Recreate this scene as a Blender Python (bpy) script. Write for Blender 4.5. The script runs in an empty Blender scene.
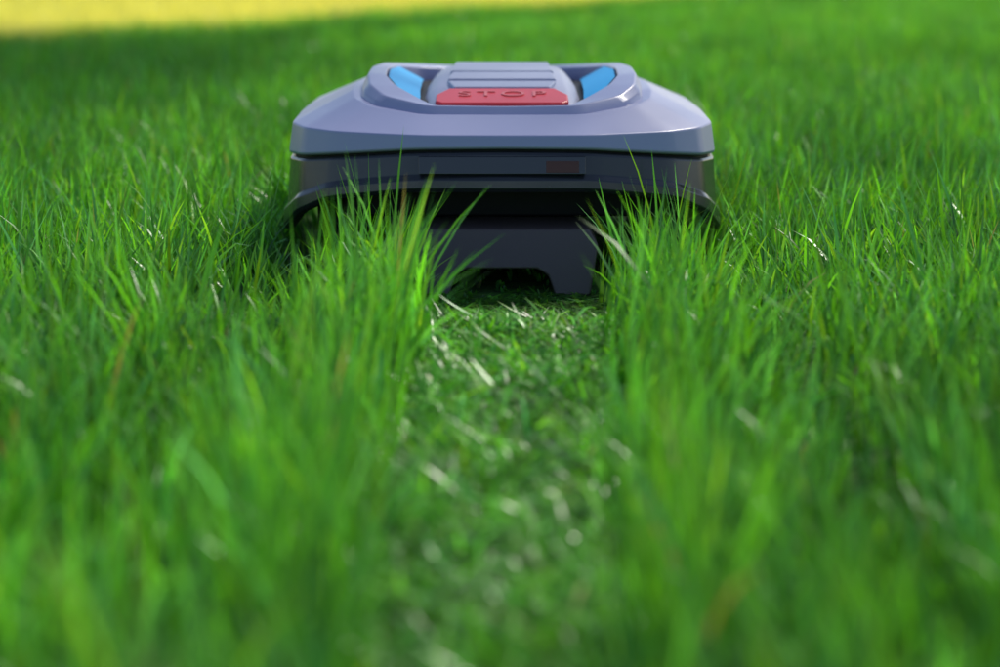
import bpy, bmesh, math, random
import numpy as np
from mathutils import Vector, Matrix
random.seed(7); rng=np.random.default_rng(11)
scene=bpy.context.scene
MY=1.80   # mower rear face distance

# ---------------------------------------------------------------- helpers
def link(o,parent=None):
    scene.collection.objects.link(o)
    if parent: o.parent=parent
    return o
def mat_principled(name,col,rough=.5,spec=.5,coat=0,metal=0,bump=0,bscale=800,var=0.0):
    m=bpy.data.materials.new(name); m.use_nodes=True
    nt=m.node_tree; b=nt.nodes['Principled BSDF']
    b.inputs['Base Color'].default_value=(*col,1); b.inputs['Roughness'].default_value=rough
    b.inputs['Specular IOR Level'].default_value=spec; b.inputs['Coat Weight'].default_value=coat
    b.inputs['Coat Roughness'].default_value=.2
    b.inputs['Metallic'].default_value=metal
    tc=nt.nodes.new('ShaderNodeTexCoord')
    if bump>0:
        n=nt.nodes.new('ShaderNodeTexNoise'); n.inputs['Scale'].default_value=bscale
        bp=nt.nodes.new('ShaderNodeBump'); bp.inputs['Strength'].default_value=bump; bp.inputs['Distance'].default_value=.001
        nt.links.new(tc.outputs['Object'],n.inputs['Vector']); nt.links.new(n.outputs['Fac'],bp.inputs['Height'])
        nt.links.new(bp.outputs['Normal'],b.inputs['Normal'])
    if var>0:
        n2=nt.nodes.new('ShaderNodeTexNoise'); n2.inputs['Scale'].default_value=14; n2.inputs['Detail'].default_value=8
        mr=nt.nodes.new('ShaderNodeMapRange'); mr.inputs['From Min'].default_value=.35; mr.inputs['From Max'].default_value=.7
        mr.inputs['To Min'].default_value=rough-var; mr.inputs['To Max'].default_value=rough+var
        nt.links.new(tc.outputs['Object'],n2.inputs['Vector']); nt.links.new(n2.outputs['Fac'],mr.inputs['Value'])
        nt.links.new(mr.outputs['Result'],b.inputs['Roughness'])
    return m
def leafmat(name,tint,trans=.4,rough=.45,spec=.5,sunband=False):
    m=bpy.data.materials.new(name); m.use_nodes=True; nt=m.node_tree
    b=nt.nodes['Principled BSDF']; out=nt.nodes['Material Output']
    at=nt.nodes.new('ShaderNodeAttribute'); at.attribute_name='Col'
    mx=nt.nodes.new('ShaderNodeMix'); mx.data_type='RGBA'; mx.blend_type='MULTIPLY'; mx.inputs[0].default_value=1
    mx.inputs[7].default_value=(*tint,1)
    nt.links.new(at.outputs['Color'],mx.inputs[6])
    colout=mx.outputs[2]
    if sunband:
        # sunlit lawn beyond the trees' shade: sunlight painted in as straw yellow
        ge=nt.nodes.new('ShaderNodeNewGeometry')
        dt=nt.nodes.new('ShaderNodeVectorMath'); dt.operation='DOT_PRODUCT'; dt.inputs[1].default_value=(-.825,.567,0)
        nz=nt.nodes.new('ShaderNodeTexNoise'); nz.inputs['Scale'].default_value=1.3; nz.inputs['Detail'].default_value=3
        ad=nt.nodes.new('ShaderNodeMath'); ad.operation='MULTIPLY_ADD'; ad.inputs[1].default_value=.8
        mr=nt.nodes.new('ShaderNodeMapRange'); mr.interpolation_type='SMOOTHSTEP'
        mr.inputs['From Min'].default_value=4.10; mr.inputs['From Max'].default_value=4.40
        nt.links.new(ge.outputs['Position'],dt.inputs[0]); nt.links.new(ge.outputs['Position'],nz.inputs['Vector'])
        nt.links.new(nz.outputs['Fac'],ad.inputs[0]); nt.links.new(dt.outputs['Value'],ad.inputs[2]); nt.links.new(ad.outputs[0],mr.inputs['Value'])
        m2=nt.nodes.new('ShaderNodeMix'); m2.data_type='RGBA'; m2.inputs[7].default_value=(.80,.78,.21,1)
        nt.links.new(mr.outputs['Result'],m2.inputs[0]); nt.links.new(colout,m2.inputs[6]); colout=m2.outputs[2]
    nt.links.new(colout,b.inputs['Base Color'])
    b.inputs['Roughness'].default_value=rough; b.inputs['Specular IOR Level'].default_value=spec
    tr=nt.nodes.new('ShaderNodeBsdfTranslucent')
    mt=nt.nodes.new('ShaderNodeMix'); mt.data_type='RGBA'; mt.blend_type='MULTIPLY'; mt.inputs[0].default_value=1
    mt.inputs[7].default_value=(1.45,1.35,.6,1)
    nt.links.new(colout,mt.inputs[6]); nt.links.new(mt.outputs[2],tr.inputs['Color'])
    ms=nt.nodes.new('ShaderNodeMixShader'); ms.inputs[0].default_value=trans
    nt.links.new(b.outputs[0],ms.inputs[1]); nt.links.new(tr.outputs[0],ms.inputs[2]); nt.links.new(ms.outputs[0],out.inputs[0])
    return m
def fast_mesh(name,V,Q,T,col,mat):
    me=bpy.data.meshes.new(name)
    me.vertices.add(len(V)); me.vertices.foreach_set('co',V.astype(np.float32).ravel())
    nl=Q.size+T.size; me.loops.add(nl)
    me.loops.foreach_set('vertex_index',np.concatenate([Q.ravel(),T.ravel()]).astype(np.int32))
    npoly=len(Q)+len(T); me.polygons.add(npoly)
    st=np.concatenate([np.arange(len(Q))*4,Q.size+np.arange(len(T))*3]).astype(np.int32)
    me.polygons.foreach_set('loop_start',st)
    me.update(calc_edges=True)
    a=me.color_attributes.new('Col','FLOAT_COLOR','POINT')
    c=np.ones((len(V),4),np.float32); c[:,:3]=col; a.data.foreach_set('color',c.ravel())
    me.polygons.foreach_set('use_smooth',np.ones(npoly,bool))
    me.materials.append(mat); me.validate()
    return me
_ph=rng.uniform(0,6.28,(4,24)); _dr=rng.uniform(0,6.28,(4,24)); _fr=rng.uniform(.6,1.5,(4,24))
def noise(x,y,s,k=0):
    r=0
    for i in range(24):
        r=r+np.sin((x*np.cos(_dr[k,i])+y*np.sin(_dr[k,i]))*s*_fr[k,i]*6.28+_ph[k,i])
    return r/24*2.4

def blades(x,y,h,w,az,lean,curl,z0,colr,seg=4,rootd=.52):
    n=len(x); t=np.linspace(0,1,seg+1)
    px=np.zeros((n,seg+1));pz=np.zeros((n,seg+1))
    for i in range(1,seg+1):
        a=lean+curl*(t[i]-.5/seg)**1.3
        px[:,i]=px[:,i-1]+np.sin(a)*h/seg; pz[:,i]=pz[:,i-1]+np.cos(a)*h/seg
    ca,sa=np.cos(az),np.sin(az)
    tw=az+math.pi/2+rng.normal(0,.6,n); cb,sb=np.cos(tw),np.sin(tw)
    wp=np.array([.75,1,.95,.7,0]) if seg==4 else np.array([.8,1,.75,0])
    V=[];
    for i in range(seg):
        cx=x+ca*px[:,i]; cy=y+sa*px[:,i]; cz=z0+pz[:,i]; hw=w*wp[i]/2
        V.append(np.stack([cx-cb*hw,cy-sb*hw,cz],1)); V.append(np.stack([cx+cb*hw,cy+sb*hw,cz],1))
    V.append(np.stack([x+ca*px[:,seg],y+sa*px[:,seg],z0+pz[:,seg]],1))
    k=2*seg+1; V=np.stack(V,1).reshape(-1,3)
    base=(np.arange(n)*k)[:,None]
    Q=np.concatenate([base+np.array([[2*i,2*i+1,2*i+3,2*i+2]]) for i in range(seg-1)],0)
    T=base+np.array([[2*seg-2,2*seg-1,2*seg]])
    tt=np.repeat(t[:-1],2); tt=np.append(tt,1.0)
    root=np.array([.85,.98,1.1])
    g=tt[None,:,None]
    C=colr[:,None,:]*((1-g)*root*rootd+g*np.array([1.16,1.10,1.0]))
    return V,Q,T,C.reshape(-1,3)
def merge(parts):
    V=[];Q=[];T=[];C=[];o=0
    for v,q,t,c in parts:
        V.append(v);Q.append(q+o);T.append(t+o);C.append(c);o+=len(v)
    return np.concatenate(V),np.concatenate(Q),np.concatenate(T),np.concatenate(C)
def bcol(n,x,y,pale=.24):
    base=np.array([.125,.435,.028])
    c=base*np.exp(rng.normal(0,.28,(n,1)))
    m=noise(x,y,1.3,1)[:,None]; m2=noise(x,y,11,0)[:,None]
    c=c*(1+.17*m+.14*m2)
    yl=rng.random((n,1)); c=np.where(yl<.12,c*np.array([1.8,1.2,1.3]),c)
    c=np.where(yl>1-pale,c*np.array([1.15,1.12,4.2]),c)
    dead=rng.random((n,1))<.006
    return np.clip(np.where(dead,np.array([.40,.36,.14])*np.ones((n,3)),c),.002,.8)

grassmat=leafmat('grass_blade',(1,1,1),.40,.35,.55,sunband=True)
# ---------------------------------------------------------------- near lawn
def strip_w(y): return .051+(np.clip(y,.7,1.9)-.7)/1.2*.031
def path_c(y): return .002+.008*np.sin(y*5)
def height(x,y):
    side=np.where(x>0,3.1,0)
    ax=np.abs(x-path_c(y)); w=strip_w(y)+.008*noise(side,y,4,2)+.005*noise(side,y,14,1)
    H=.081*(1+.16*noise(x,y,2.0,0)+.20*noise(x,y,8,3))
    front=y<MY+.03
    ridge=np.exp(-((ax-w-.040)/.040)**2)
    H=np.where(front,H*(1+.34*ridge),H)
    track=np.exp(-((ax-.205)/.025)**2)
    H=np.where(front,H*(1-.45*track),H)
    lump=noise(x,y,10,1)
    H=np.where(front&(ax<w),np.where(y>MY-.20,.007,np.clip(.015+.009*lump,.008,.035)),H)
    soft=front&(ax>=w)&(ax<w+.014); H=np.where(soft,H*rng.uniform(.4,1,len(x)),H)
    under=(y>=MY+.0)&(y<MY+.57)&(np.abs(x)<.208)
    H=np.where(under,.010,H)
    return H,ax,w
def near_ok(x,y): return (y>.45)&(y<3.4)&(np.abs(x)<.45+.33*y)
parts=[]
NC=21000; per=7
cx=rng.uniform(-1.6,1.6,NC); cy=rng.uniform(.45,3.4,NC)
k=near_ok(cx,cy); cx=cx[k];cy=cy[k]
nc_=len(cx)
cs=np.repeat(np.clip(rng.normal(1,.18,nc_),.5,1.4),per)
caz=np.repeat(rng.uniform(0,6.28,nc_),per); cl=np.repeat(np.abs(rng.normal(0,.16,nc_)),per)
ccol=np.repeat(np.exp(rng.normal(0,.22,nc_)),per)[:,None]
ox=rng.normal(0,.0065,nc_*per); oy=rng.normal(0,.0065,nc_*per)
x=np.repeat(cx,per)+ox; y=np.repeat(cy,per)+oy
n=len(x)
H,ax,w=height(x,y)
under=(y>=MY-.045)&(y<MY+.57)&(np.abs(x)<.2)&~((y<MY)&(np.abs(x)>.09))
edge=(y>MY-.02)&(y<MY+.58)&(np.abs(x)<.23)&(np.abs(x)>.19)
hh=H*rng.uniform(.5,1.15,n)*cs
tall=(rng.random(n)<.03)&(H>.04); hh=np.where(tall,hh*1.3,hh)
wind=1.1*noise(x,y,1.2,2)+.6
lx=ox*22+np.cos(caz)*cl+.12*np.cos(wind*2)+rng.normal(0,.13,n)
ly=oy*22+np.sin(caz)*cl+.12*np.sin(wind*2)+rng.normal(0,.13,n)
sgn_=np.sign(x-path_c(y))
# grass walls beside the cut strip stand nearly upright; some blades flop over it
wall=(y<MY)&(ax>w)&(ax<w+.06); fall=np.clip((w+.06-ax)/.06,0,1)
nearc=np.clip((1.45-y)/.5,0,1)
lx=np.where(wall,lx*(1-.6*fall)+sgn_*.07*fall,lx)
stray=wall&(rng.random(n)<.06+.03*nearc); lx=np.where(stray,-sgn_*rng.uniform(.1,.5,n),lx)
lx=np.where(edge,np.sign(x)*np.abs(lx)+np.sign(x)*.15,lx)
az=np.arctan2(ly,lx); lean=np.hypot(lx,ly); curl=np.abs(rng.normal(.35,.42,n))
curl=np.where(wall&~stray&(np.cos(az)*sgn_<0),curl*(1-.75*fall),curl)
wd=rng.uniform(.0014,.0036,n)
keep=~((y>=MY-.045)&under&(rng.random(n)<.6))
A=lambda a:a[keep]
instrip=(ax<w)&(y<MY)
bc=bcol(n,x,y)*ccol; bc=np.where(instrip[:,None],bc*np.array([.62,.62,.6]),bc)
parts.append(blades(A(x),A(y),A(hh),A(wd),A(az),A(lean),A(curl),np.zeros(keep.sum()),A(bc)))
# clippings lying in the strip, gathered in loose clumps
nl=520; ly_=rng.uniform(.5,MY-.06,nl); lx_=path_c(ly_)+rng.uniform(-1,1,nl)*strip_w(ly_)*1.05
lh=rng.uniform(.002,.026,nl); ldir=rng.uniform(0,6.28,nl); lcol=np.exp(rng.normal(0,.32,nl))
nc=17000
ii=rng.integers(0,nl,nc); loose=rng.random(nc)<.30
y=np.where(loose,rng.uniform(.5,MY-.03,nc),ly_[ii]+rng.normal(0,.013,nc)); y=np.minimum(y,MY-.035)
x=np.where(loose,path_c(y)+rng.uniform(-1,1,nc)*(strip_w(y)+.012),lx_[ii]+rng.normal(0,.011,nc))
nearm=np.clip((y-(MY-.26))/.14,0,1)
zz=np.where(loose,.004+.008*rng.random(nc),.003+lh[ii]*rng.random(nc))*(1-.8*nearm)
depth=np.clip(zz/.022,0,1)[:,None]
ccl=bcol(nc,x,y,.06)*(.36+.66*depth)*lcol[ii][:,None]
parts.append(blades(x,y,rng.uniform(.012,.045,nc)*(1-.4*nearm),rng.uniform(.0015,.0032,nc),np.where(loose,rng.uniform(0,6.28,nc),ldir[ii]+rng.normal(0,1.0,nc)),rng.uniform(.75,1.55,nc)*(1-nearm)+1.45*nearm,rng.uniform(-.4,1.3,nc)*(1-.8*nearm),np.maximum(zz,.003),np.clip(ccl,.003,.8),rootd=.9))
V,Q,T,C=merge(parts)
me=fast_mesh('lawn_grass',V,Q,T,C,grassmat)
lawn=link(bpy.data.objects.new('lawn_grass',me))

# ---------------------------------------------------------------- far lawn
tiles=bpy.data.collections.new('grass_tiles')
S=.8
for i in range(5):
    n=4200
    x=rng.uniform(-S/2-.03,S/2+.03,n);y=rng.uniform(-S/2-.03,S/2+.03,n)
    h=.072*rng.uniform(.5,1.2,n)*(1+.12*noise(x+i*3,y,2.2,0)+.15*noise(x+i*3,y,8,3))
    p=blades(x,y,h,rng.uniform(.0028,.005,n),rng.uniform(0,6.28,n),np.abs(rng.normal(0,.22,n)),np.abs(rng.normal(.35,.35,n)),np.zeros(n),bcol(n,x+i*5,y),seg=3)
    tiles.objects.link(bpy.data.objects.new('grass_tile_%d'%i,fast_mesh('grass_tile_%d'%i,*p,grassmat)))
pts=[]
for iy in range(-6,26):
    for ix in range(-16,17):
        px=ix*S; py=iy*S
        c=[(px+a*S/2,py+b*S/2) for a in(-1,1) for b in(-1,1)]
        if all(near_ok(np.float64(a),np.float64(b)) for a,b in c): continue
        if abs(px)<.1 and py<2.9: continue
        pts.append((px,py,0))
P=np.array(pts)
fm=bpy.data.meshes.new('far_lawn'); fm.from_pydata([tuple(p) for p in P],[],[])
far=link(bpy.data.objects.new('far_lawn_grass',fm))
ng=bpy.data.node_groups.new('scatter','GeometryNodeTree')
ng.interface.new_socket('Geometry',in_out='INPUT',socket_type='NodeSocketGeometry')
ng.interface.new_socket('Geometry',in_out='OUTPUT',socket_type='NodeSocketGeometry')
gi=ng.nodes.new('NodeGroupInput');go=ng.nodes.new('NodeGroupOutput')
ip=ng.nodes.new('GeometryNodeInstanceOnPoints');ci=ng.nodes.new('GeometryNodeCollectionInfo')
ci.inputs['Collection'].default_value=tiles; ci.inputs['Separate Children'].default_value=True; ci.inputs['Reset Children'].default_value=True
ip.inputs['Pick Instance'].default_value=True
ri=ng.nodes.new('FunctionNodeRandomValue'); ri.data_type='INT'; ri.inputs[4].default_value=0; ri.inputs[5].default_value=4; ri.inputs['Seed'].default_value=3
rr=ng.nodes.new('FunctionNodeRandomValue'); rr.data_type='INT'; rr.inputs[4].default_value=0; rr.inputs[5].default_value=3; rr.inputs['Seed'].default_value=9
mu=ng.nodes.new('ShaderNodeMath'); mu.operation='MULTIPLY'; mu.inputs[1].default_value=math.pi/2
cb=ng.nodes.new('ShaderNodeCombineXYZ')
L=ng.links.new
L(gi.outputs[0],ip.inputs['Points']);L(ci.outputs[0],ip.inputs['Instance']);L(ri.outputs[2],ip.inputs['Instance Index'])
L(rr.outputs[2],mu.inputs[0]);L(mu.outputs[0],cb.inputs[2]);L(cb.outputs[0],ip.inputs['Rotation']);L(ip.outputs[0],go.inputs[0])
md=far.modifiers.new('scatter','NODES'); md.node_group=ng

# ---------------------------------------------------------------- ground
gm=bpy.data.materials.new('soil_and_turf'); gm.use_nodes=True; nt=gm.node_tree; b=nt.nodes['Principled BSDF']
tc=nt.nodes.new('ShaderNodeTexCoord'); n1=nt.nodes.new('ShaderNodeTexNoise'); n1.inputs['Scale'].default_value=60; n1.inputs['Detail'].default_value=8
cr=nt.nodes.new('ShaderNodeValToRGB'); cr.color_ramp.elements[0].position=.35; cr.color_ramp.elements[0].color=(.025,.045,.010,1)
cr.color_ramp.elements[1].position=.65; cr.color_ramp.elements[1].color=(.05,.15,.015,1)
nt.links.new(tc.outputs['Object'],n1.inputs['Vector']);nt.links.new(n1.outputs['Fac'],cr.inputs[0]);nt.links.new(cr.outputs[0],b.inputs['Base Color'])
b.inputs['Roughness'].default_value=.95
gme=bpy.data.meshes.new('ground'); R=400
gme.from_pydata([(-R,-R,0),(R,-R,0),(R,R,0),(-R,R,0)],[],[(0,1,2,3)]); gme.materials.append(gm)
link(bpy.data.objects.new('ground',gme))

# ---------------------------------------------------------------- mower
mower=link(bpy.data.objects.new('robotic_lawn_mower',None)); mower.location=(0,MY,0); mower.scale=(1.02,1,1)
M_shell=mat_principled('shell_grey_lavender',(.30,.31,.50),.36,.5,coat=.12,bump=.12,bscale=1500,var=.05)
M_dark=mat_principled('bumper_dark',(.018,.018,.027),.26,.5,coat=.25,bump=.05,bscale=1200,var=.06)
M_gloss=mat_principled('gloss_panel',(.010,.010,.016),.10,.6,coat=.4)
M_reflect=mat_principled('reflection_brown',(.10,.035,.03),.3,.3)  # colour of the reflection painted on the bumper inset
M_black=mat_principled('black_plastic',(.005,.005,.007),.55,.2,bump=.2)
M_under=mat_principled('underbody_plastic',(.095,.070,.072),.40,.45,bump=.3,bscale=500,var=.1)
M_red=mat_principled('stop_red',(.85,.028,.042),.36,.5,coat=.1)
M_red2=mat_principled('stop_letters',(.85,.16,.17),.45,.5)
M_blue=mat_principled('accent_blue',(.004,.42,.85),.5,.2)
M_hatch=mat_principled('hatch_grey',(.34,.35,.49),.38,.5,coat=.05,bump=.1,bscale=1500)
M_rub=mat_principled('tyre_rubber',(.02,.02,.02),.75,.3,bump=.3)
def zc(z): return z if z<.165 else .165+(z-.165)*.78

def finish(o,bev=.0018,ang=28,seg=2):
    me=o.data
    me.polygons.foreach_set('use_smooth',[True]*len(me.polygons))
    if bev>0:
        m=o.modifiers.new('bevel','BEVEL'); m.width=bev; m.segments=seg; m.limit_method='ANGLE'; m.angle_limit=math.radians(ang); m.harden_normals=True
    try: me.set_sharp_from_angle(angle=math.radians(38))
    except Exception: pass
def chaikin(P,r=.2,it=2):
    P=np.array(P,float)
    for _ in range(it):
        N=np.roll(P,-1,0); A_=P*(1-r)+N*r; B_=P*r+N*(1-r)
        P=np.stack([A_,B_],1).reshape(-1,3)
    return P
def ring(half,r=.10,it=2):
    h=half; full=[h[0]]+h[1:-1]+[h[-1]]+[(-p[0],p[1],p[2]) for p in reversed(h[1:-1])]
    return chaikin(full,r,it)
def loft(name,rings,mat,cap0=False,cap1=False,bev=.0018,parent=mower,ang=28):
    bm=bmesh.new(); R=[[bm.verts.new((p[0],p[1],zc(p[2]))) for p in r] for r in rings]
    n=len(R[0])
    for a,b_ in zip(R[:-1],R[1:]):
        for i in range(n):
            j=(i+1)%n
            bm.faces.new((a[i],a[j],b_[j],b_[i]))
    for c,flag,flip in((R[0],cap0,1),(R[-1],cap1,0)):
        if flag:
            ctr=bm.verts.new(sum((v.co for v in c),Vector())/n)
            for i in range(n):
                j=(i+1)%n
                bm.faces.new((c[j],c[i],ctr) if flip else (c[i],c[j],ctr))
    bmesh.ops.recalc_face_normals(bm,faces=bm.faces)
    me=bpy.data.meshes.new(name); bm.to_mesh(me); bm.free(); me.materials.append(mat)
    o=link(bpy.data.objects.new(name,me),parent); finish(o,bev,ang); return o

XY=[(0,0),(.080,.002),(.158,.036),(.190,.068),(.207,.115),(.209,.24),(.203,.38),(.172,.495),(.09,.548),(0,.555)]
seam=[.133,.132,.124,.119,.116,.118,.124,.130,.133,.134]
def offs(XY,d):
    out=[]
    for x,y in XY:
        out.append((x*(1-d/.205), .277+(y-.277)*(1-d/.277)))
    return out
def mk(d,zs): return ring([(x,y,z) for (x,y),z in zip(offs(XY,d),zs)])
s=np.array(seam)
botz=np.array([.092,.092,.080,.062,.038,.036,.036,.05,.07,.075])
mid=s*.22+botz*.78
loft('bumper',[mk(.010,s-.004),mk(.003,s-.0035),mk(.001,s-.006),mk(-.0025,mid+.008),mk(-.0060,mid+.003),mk(-.007,botz+.004),mk(-.004,botz),mk(.004,botz+.001),mk(.009,botz+.012),mk(.012,s-.01)],M_dark,bev=.001,ang=20)
loft('seam_gasket',[mk(.006,s-.006),mk(.006,s+.003)],M_black,bev=0)
s1=np.array([.1445,.1445,.1445,.145,.1455,.146,.148,.148,.147,.147])
D2=[(0,.056),(.078,.058),(.126,.088),(.143,.125),(.148,.170),(.149,.26),(.144,.36),(.125,.44),(.07,.485),(0,.49)]
z2=[.1585,.1585,.164,.170,.1755,.177,.174,.168,.163,.162]
D3=[(x*.93,.27+(y-.27)*.93) for x,y in D2]
z3=[z-.001 for z in z2]
loft('top_shell',[mk(.012,s-.002),mk(.003,s-.0012),mk(0,s+.0008),mk(.004,s1),ring([(x,y,z) for (x,y),z in zip(D2,z2)]),ring([(x,y,z) for (x,y),z in zip(D3,z3)]),ring([(x*.5,.27+(y-.27)*.5,.156) for x,y in D2])],M_shell,cap1=True,bev=.0018,ang=12)
ro=[(0,.066),(.072,.068),(.120,.098),(.135,.135),(.138,.190),(.138,.27),(.132,.36),(.108,.43),(.055,.465),(0,.468)]
ri_=[(0,.088),(.064,.090),(.082,.110),(.104,.150),(.116,.200),(.118,.27),(.112,.34),(.09,.39),(.045,.43),(0,.434)]
rb=[.157,.157,.161,.165,.169,.171,.169,.163,.159,.158]
rt=[.1645,.1655,.1745,.185,.193,.195,.192,.185,.179,.178]
def R2(P,zs,ins=0):
    return ring([(x*(1-ins),.27+(y-.27)*(1-ins),z) for (x,y),z in zip(P,zs)])
mixp=[((a[0]*.8+b_[0]*.2),(a[1]*.8+b_[1]*.2)) for a,b_ in zip(ro,ri_)]
rt_m=[z+.001 for z in rt]
rt_i=[z-.0015 for z in rt]
loft('side_rails',[R2(ro,[z-.006 for z in rb],-.02),R2(ro,rb,-.02),R2(ro,[a*.45+b_*.55 for a,b_ in zip(rb,rt)],0),R2(mixp,rt_m),R2(ri_,rt_i),R2(ri_,[z-.03 for z in rt],.01)],M_shell,bev=.0018,ang=16)

def poly_obj(name,verts,faces,mat,bev=.0015,parent=mower):
    verts=[(a,b_,zc(c)) for a,b_,c in verts]
    me=bpy.data.meshes.new(name); me.from_pydata(verts,[],faces); me.materials.append(mat)
    bm=bmesh.new(); bm.from_mesh(me); bmesh.ops.recalc_face_normals(bm,faces=bm.faces); bm.to_mesh(me); bm.free()
    o=link(bpy.data.objects.new(name,me),parent); finish(o,bev); return o
def prism(name,prof,mat,zlow,bev=.0015):
    n=len(prof); v=list(prof)+[(x,y,zlow) for x,y,z in prof]
    f=[tuple(range(n))]+[tuple(reversed(range(n,2*n)))]+[(i,(i+1)%n,n+(i+1)%n,n+i) for i in range(n)]
    return poly_obj(name,v,f,mat,bev)
def slab(name,x0,x1,yf,z0,z1,mat,dy=.004,tilt=0,bev=.0008):
    v=[(x0,yf-tilt,z0),(x1,yf-tilt,z0),(x1,yf,z1),(x0,yf,z1)]; v+=[(a,b_+dy,c) for a,b_,c in v]
    return poly_obj(name,v,[(0,1,2,3),(7,6,5,4),(0,4,5,1),(1,5,6,2),(2,6,7,3),(3,7,4,0)],mat,bev)
slab('bumper_window',-.076,.076,-.0024,.1095,.1255,M_gloss,dy=.006,tilt=.0034,bev=.0007)
slab('reflection_inset',.040,.070,-.0040,.111,.1215,M_reflect,dy=.003,tilt=.0023,bev=.0003)  # inset on the bumper, its reddish-brown reflection painted as flat colour
prism('recess_floor',[(-.085,.095,.1605),(.085,.095,.1605),(.112,.2,.164),(.108,.34,.165),(.06,.42,.165),(-.06,.42,.165),(-.108,.34,.165),(-.112,.2,.164)],M_black,.15,0)
def hrow(y,z,hw,side):
    return [(-hw-side,y,z-.016),(-hw-.006,y,z-.005),(-hw+.002,y,z),(-hw*.5,y,z+.0015),(0,y,z+.002),(hw*.5,y,z+.0015),(hw-.002,y,z),(hw+.006,y,z-.005),(hw+side,y,z-.016)]
def rows_obj(name,rows,mat,bev=.001,ang=28):
    v=[p for r in rows for p in r]; m=len(rows[0]); f=[]
    for i in range(len(rows)-1):
        for j in range(m-1): f.append((i*m+j,i*m+j+1,(i+1)*m+j+1,(i+1)*m+j))
    o=poly_obj(name,v,f,mat,bev); return o
rows_obj('hatch',[hrow(.098,.1545,.066,.012),hrow(.102,.161,.066,.012),hrow(.175,.1765,.064,.014),hrow(.185,.1785,.063,.014),hrow(.25,.187,.061,.014),hrow(.33,.190,.058,.014),hrow(.385,.186,.05,.014),hrow(.41,.172,.045,.014)],M_hatch)
prism('stop_button',[(-.058,.099,.1665),(.058,.099,.1665),(.064,.106,.1682),(.064,.128,.1738),(.052,.150,.1795),(-.052,.150,.1795),(-.064,.128,.1738),(-.064,.106,.1682)],M_red,.157,.002)
prism('stop_plate',[(-.047,.154,.1805),(.047,.154,.1805),(.054,.192,.1845),(-.054,.192,.1845)],M_hatch,.170,.0015)
fc=bpy.data.curves.new('stop_text','FONT'); fc.body='STOP'; fc.size=.024; fc.extrude=.0004; fc.align_x='CENTER'; fc.align_y='CENTER'; fc.space_character=1.25
fo=bpy.data.objects.new('tmp',fc); scene.collection.objects.link(fo)
bpy.context.view_layer.update()
tme=bpy.data.meshes.new_from_object(fo.evaluated_get(bpy.context.evaluated_depsgraph_get())); bpy.data.objects.remove(fo)
tme.materials.clear(); tme.materials.append(M_red2)
to=link(bpy.data.objects.new('stop_letters',tme),mower); to.location=(0,.128,zc(.1738)+.0006); to.rotation_euler=(math.atan2((zc(.1795)-zc(.1682)),.044),0,0); to.scale=(1.3,1.0,1)
zf=lambda y:.1815+(y-.185)*.115 if y<.25 else .189+(y-.25)*.045
for i,(y0,y1) in enumerate([(.197,.243),(.246,.335)]):
    hw=.054-.0015*i
    prism('hatch_panel_%d'%i,[(-hw,y0,zf(y0)+.0036),(hw,y0,zf(y0)+.0036),(hw-.003,y1,zf(y1)+.0030),(-hw+.003,y1,zf(y1)+.0030)],M_hatch,zf(y0)-.006,.0015)
for sgn,nm in((-1,'left'),(1,'right')):
    outer=[(.088,.118,.1665),(.1015,.150,.180),(.1135,.200,.189),(.1155,.27,.192),(.1095,.34,.189)]
    inner=[(.080,.112,.163),(.080,.15,.167),(.082,.20,.171),(.083,.27,.173),(.084,.34,.171)]
    vv=[(sgn*a,b_,c) for a,b_,c in outer+inner]; f=[(i,i+1,5+i+1,5+i) for i in range(4)]
    poly_obj('blue_accent_'+nm,vv,f,M_blue,0)
# underbody
prism('chassis',[(-.15,.06,.118),(.15,.06,.118),(.17,.14,.118),(.17,.42,.118),(.12,.5,.118),(-.12,.5,.118),(-.17,.42,.118),(-.17,.14,.118)],M_black,.060,.003)
pf=[(-.080,.001),(-.088,.045),(-.080,.059),(.080,.059),(.088,.045),(.080,.001),(.048,.001),(.042,.018),(.032,.024),(-.032,.024),(-.042,.018),(-.048,.001)]
n=len(pf); v=[(x,-.040+ (z-.001)*.55,z) for x,z in pf]+[(x*.95,.24,z) for x,z in pf]
poly_obj('tail_guard',v,[tuple(range(n)),tuple(reversed(range(n,2*n)))]+[(i,(i+1)%n,n+(i+1)%n,n+i) for i in range(n)],M_under,.003)
for i,sx in enumerate((-1,1)):
    for j,(yy,rad,wd_) in enumerate(((.15,.055,.036),(.40,.068,.04))):
        bm=bmesh.new(); N=48; prof=[(-.5,.80),(-.5,.94),(-.4,1),(.4,1),(.5,.94),(.5,.80),(.35,.6),(.3,.2)]
        Rr=[]
        for k_ in range(N):
            a=2*math.pi*k_/N; tr=1.0 if k_%2 else .95
            Rr.append([bm.verts.new((p[0]*wd_,math.cos(a)*rad*p[1]*(tr if p[1]>.93 else 1),math.sin(a)*rad*p[1]*(tr if p[1]>.93 else 1))) for p in prof])
        for k_ in range(N):
            a_,b_=Rr[k_],Rr[(k_+1)%N]
            for q in range(len(prof)-1): bm.faces.new((a_[q],a_[q+1],b_[q+1],b_[q]))
        bm.faces.new([r[-1] for r in Rr]); bm.faces.new([r[0] for r in reversed(Rr)])
        bmesh.ops.recalc_face_normals(bm,faces=bm.faces)
        me=bpy.data.meshes.new('wheel'); bm.to_mesh(me); bm.free(); me.materials.append(M_rub)
        o=link(bpy.data.objects.new('wheel_%d%d'%(i,j),me),mower); o.location=(sx*.160,yy,rad)

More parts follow.
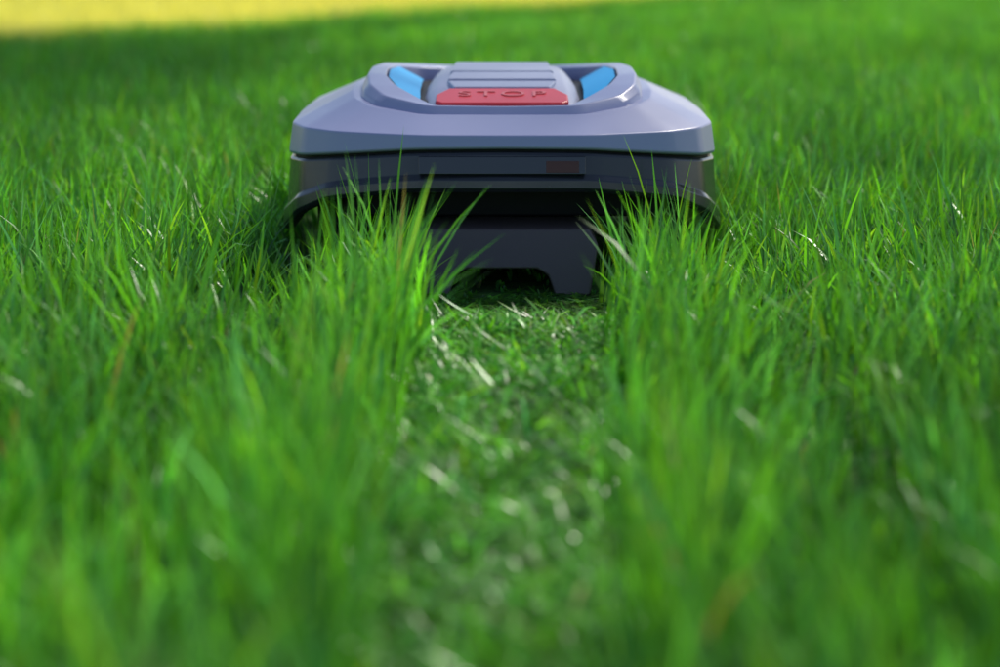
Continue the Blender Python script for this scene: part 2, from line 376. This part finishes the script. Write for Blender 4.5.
# ---------------------------------------------------------------- shade trees
barkm=mat_principled('bark',(.10,.07,.05),.9,.2,bump=1,bscale=20)
tleaf=leafmat('tree_leaf',(1,1,1),.35,.5,.4)
def tree(name,loc,cz,rx,rz,nl,seed,spread=.55,s0=.05,s1=.09,trunk=.3):
    r=np.random.default_rng(seed)
    root=bpy.data.objects.new(name,None); link(root); root.location=loc
    bm=bmesh.new()
    def limb(p0,p1,r0,r1,sides=8,segs=5,wob=.12):
        p0=Vector(p0);p1=Vector(p1);prev=None
        for i in range(segs+1):
            t=i/segs; c=p0.lerp(p1,t)+Vector(r.normal(0,wob,3)*(t*(1-t)*4)); rad=r0+(r1-r0)*t
            rg=[bm.verts.new(c+Vector((math.cos(2*math.pi*k/sides)*rad,math.sin(2*math.pi*k/sides)*rad,0))) for k in range(sides)]
            if prev:
                for k in range(sides): bm.faces.new((prev[k],prev[(k+1)%sides],rg[(k+1)%sides],rg[k]))
            prev=rg
    limb((0,0,-.1),(0,0,cz*.55),trunk,trunk*.6,12,6,.08); limb((0,0,cz*.55),(0,0,cz+rz*.6),trunk*.6,.03,8,6,.15)
    for i in range(16):
        a=i*2.4+r.uniform(-.3,.3); z0=cz*(.45+.035*i); f=r.uniform(.6,.9)
        p=(math.cos(a)*rx*f,math.sin(a)*rx*f,cz+rz*r.uniform(-.5,.6)); limb((0,0,z0),p,trunk*.22,.012)
    me=bpy.data.meshes.new('trunk'); bm.to_mesh(me); bm.free(); me.materials.append(barkm)
    link(bpy.data.objects.new('trunk',me),root)
    nclump=260
    d=r.normal(0,1,(nclump,3)); d/=np.linalg.norm(d,axis=1)[:,None]; rad=r.uniform(.02,1,(nclump,1))**.45
    cc=d*rad*np.array([rx,rx,rz])+np.array([0,0,cz])
    ci_=r.integers(0,nclump,nl); off=r.normal(0,1,(nl,3))*np.array([spread,spread,spread*.7])
    c=cc[ci_]+off
    u=r.normal(0,1,(nl,3));u/=np.linalg.norm(u,axis=1)[:,None]; w_=np.cross(u,r.normal(0,1,(nl,3))); w_/=np.linalg.norm(w_,axis=1)[:,None]
    sz=r.uniform(s0,s1,(nl,1))
    V=np.stack([c-u*sz,c+w_*sz*.6,c+u*sz,c-w_*sz*.6],1).reshape(-1,3)
    Q=np.arange(nl*4).reshape(-1,4)
    col=np.repeat(np.array([.045,.11,.02])*np.exp(r.normal(0,.25,(nl,1)))*(.8+.4*r.random(nclump)[ci_][:,None]),4,0)
    me=fast_mesh('crown',V,Q,np.zeros((0,3),int),col,tleaf); link(bpy.data.objects.new('crown',me),root)
EL=math.radians(46); AZ=math.radians(34.6)
sd=Vector((math.sin(AZ)*math.cos(EL),math.cos(AZ)*math.cos(EL),math.sin(EL)))
def tree_for_shadow(name,sx,sy,cz,*a,**kw):
    k=cz/math.tan(EL); tree(name,(sx+math.sin(AZ)*k,sy+math.cos(AZ)*k,0),cz,*a,**kw)
tree_for_shadow('shade_tree',2.8,1.6,7.0,4.6,2.8,7000,1)
tree_for_shadow('shade_tree.001',7.4,8.0,7.0,4.8,2.8,24000,2)
tree_for_shadow('shade_tree.002',-1.9,3.35,7.2,1.05,1.15,24000,3,spread=.25,trunk=.12)

# ---------------------------------------------------------------- light
sun=bpy.data.lights.new('sun','SUN'); sun.energy=5.0; sun.angle=math.radians(1.0); sun.color=(1,.95,.84)
so=link(bpy.data.objects.new('sun',sun)); so.rotation_euler=sd.to_track_quat('Z','Y').to_euler(); so.location=sd*30
wld=bpy.data.worlds.new('World'); scene.world=wld; wld.use_nodes=True; nt=wld.node_tree
sk=nt.nodes.new('ShaderNodeTexSky'); sk.sky_type='NISHITA'; sk.sun_disc=False; sk.sun_elevation=EL; sk.sun_rotation=AZ
nt.links.new(sk.outputs[0],nt.nodes['Background'].inputs[0]); nt.nodes['Background'].inputs[1].default_value=.14
# ---------------------------------------------------------------- camera
cam=bpy.data.cameras.new('camera'); cam.lens=70; cam.sensor_width=36; cam.clip_start=.02; cam.clip_end=1500
co=link(bpy.data.objects.new('camera',cam)); co.location=(-.002,0,.34); co.rotation_euler=(math.radians(90-12),0,0)
cam.dof.use_dof=True; cam.dof.focus_distance=1.78; cam.dof.aperture_fstop=3.4
scene.camera=co
scene.view_settings.view_transform='Standard'; scene.view_settings.look='None'; scene.view_settings.exposure=0
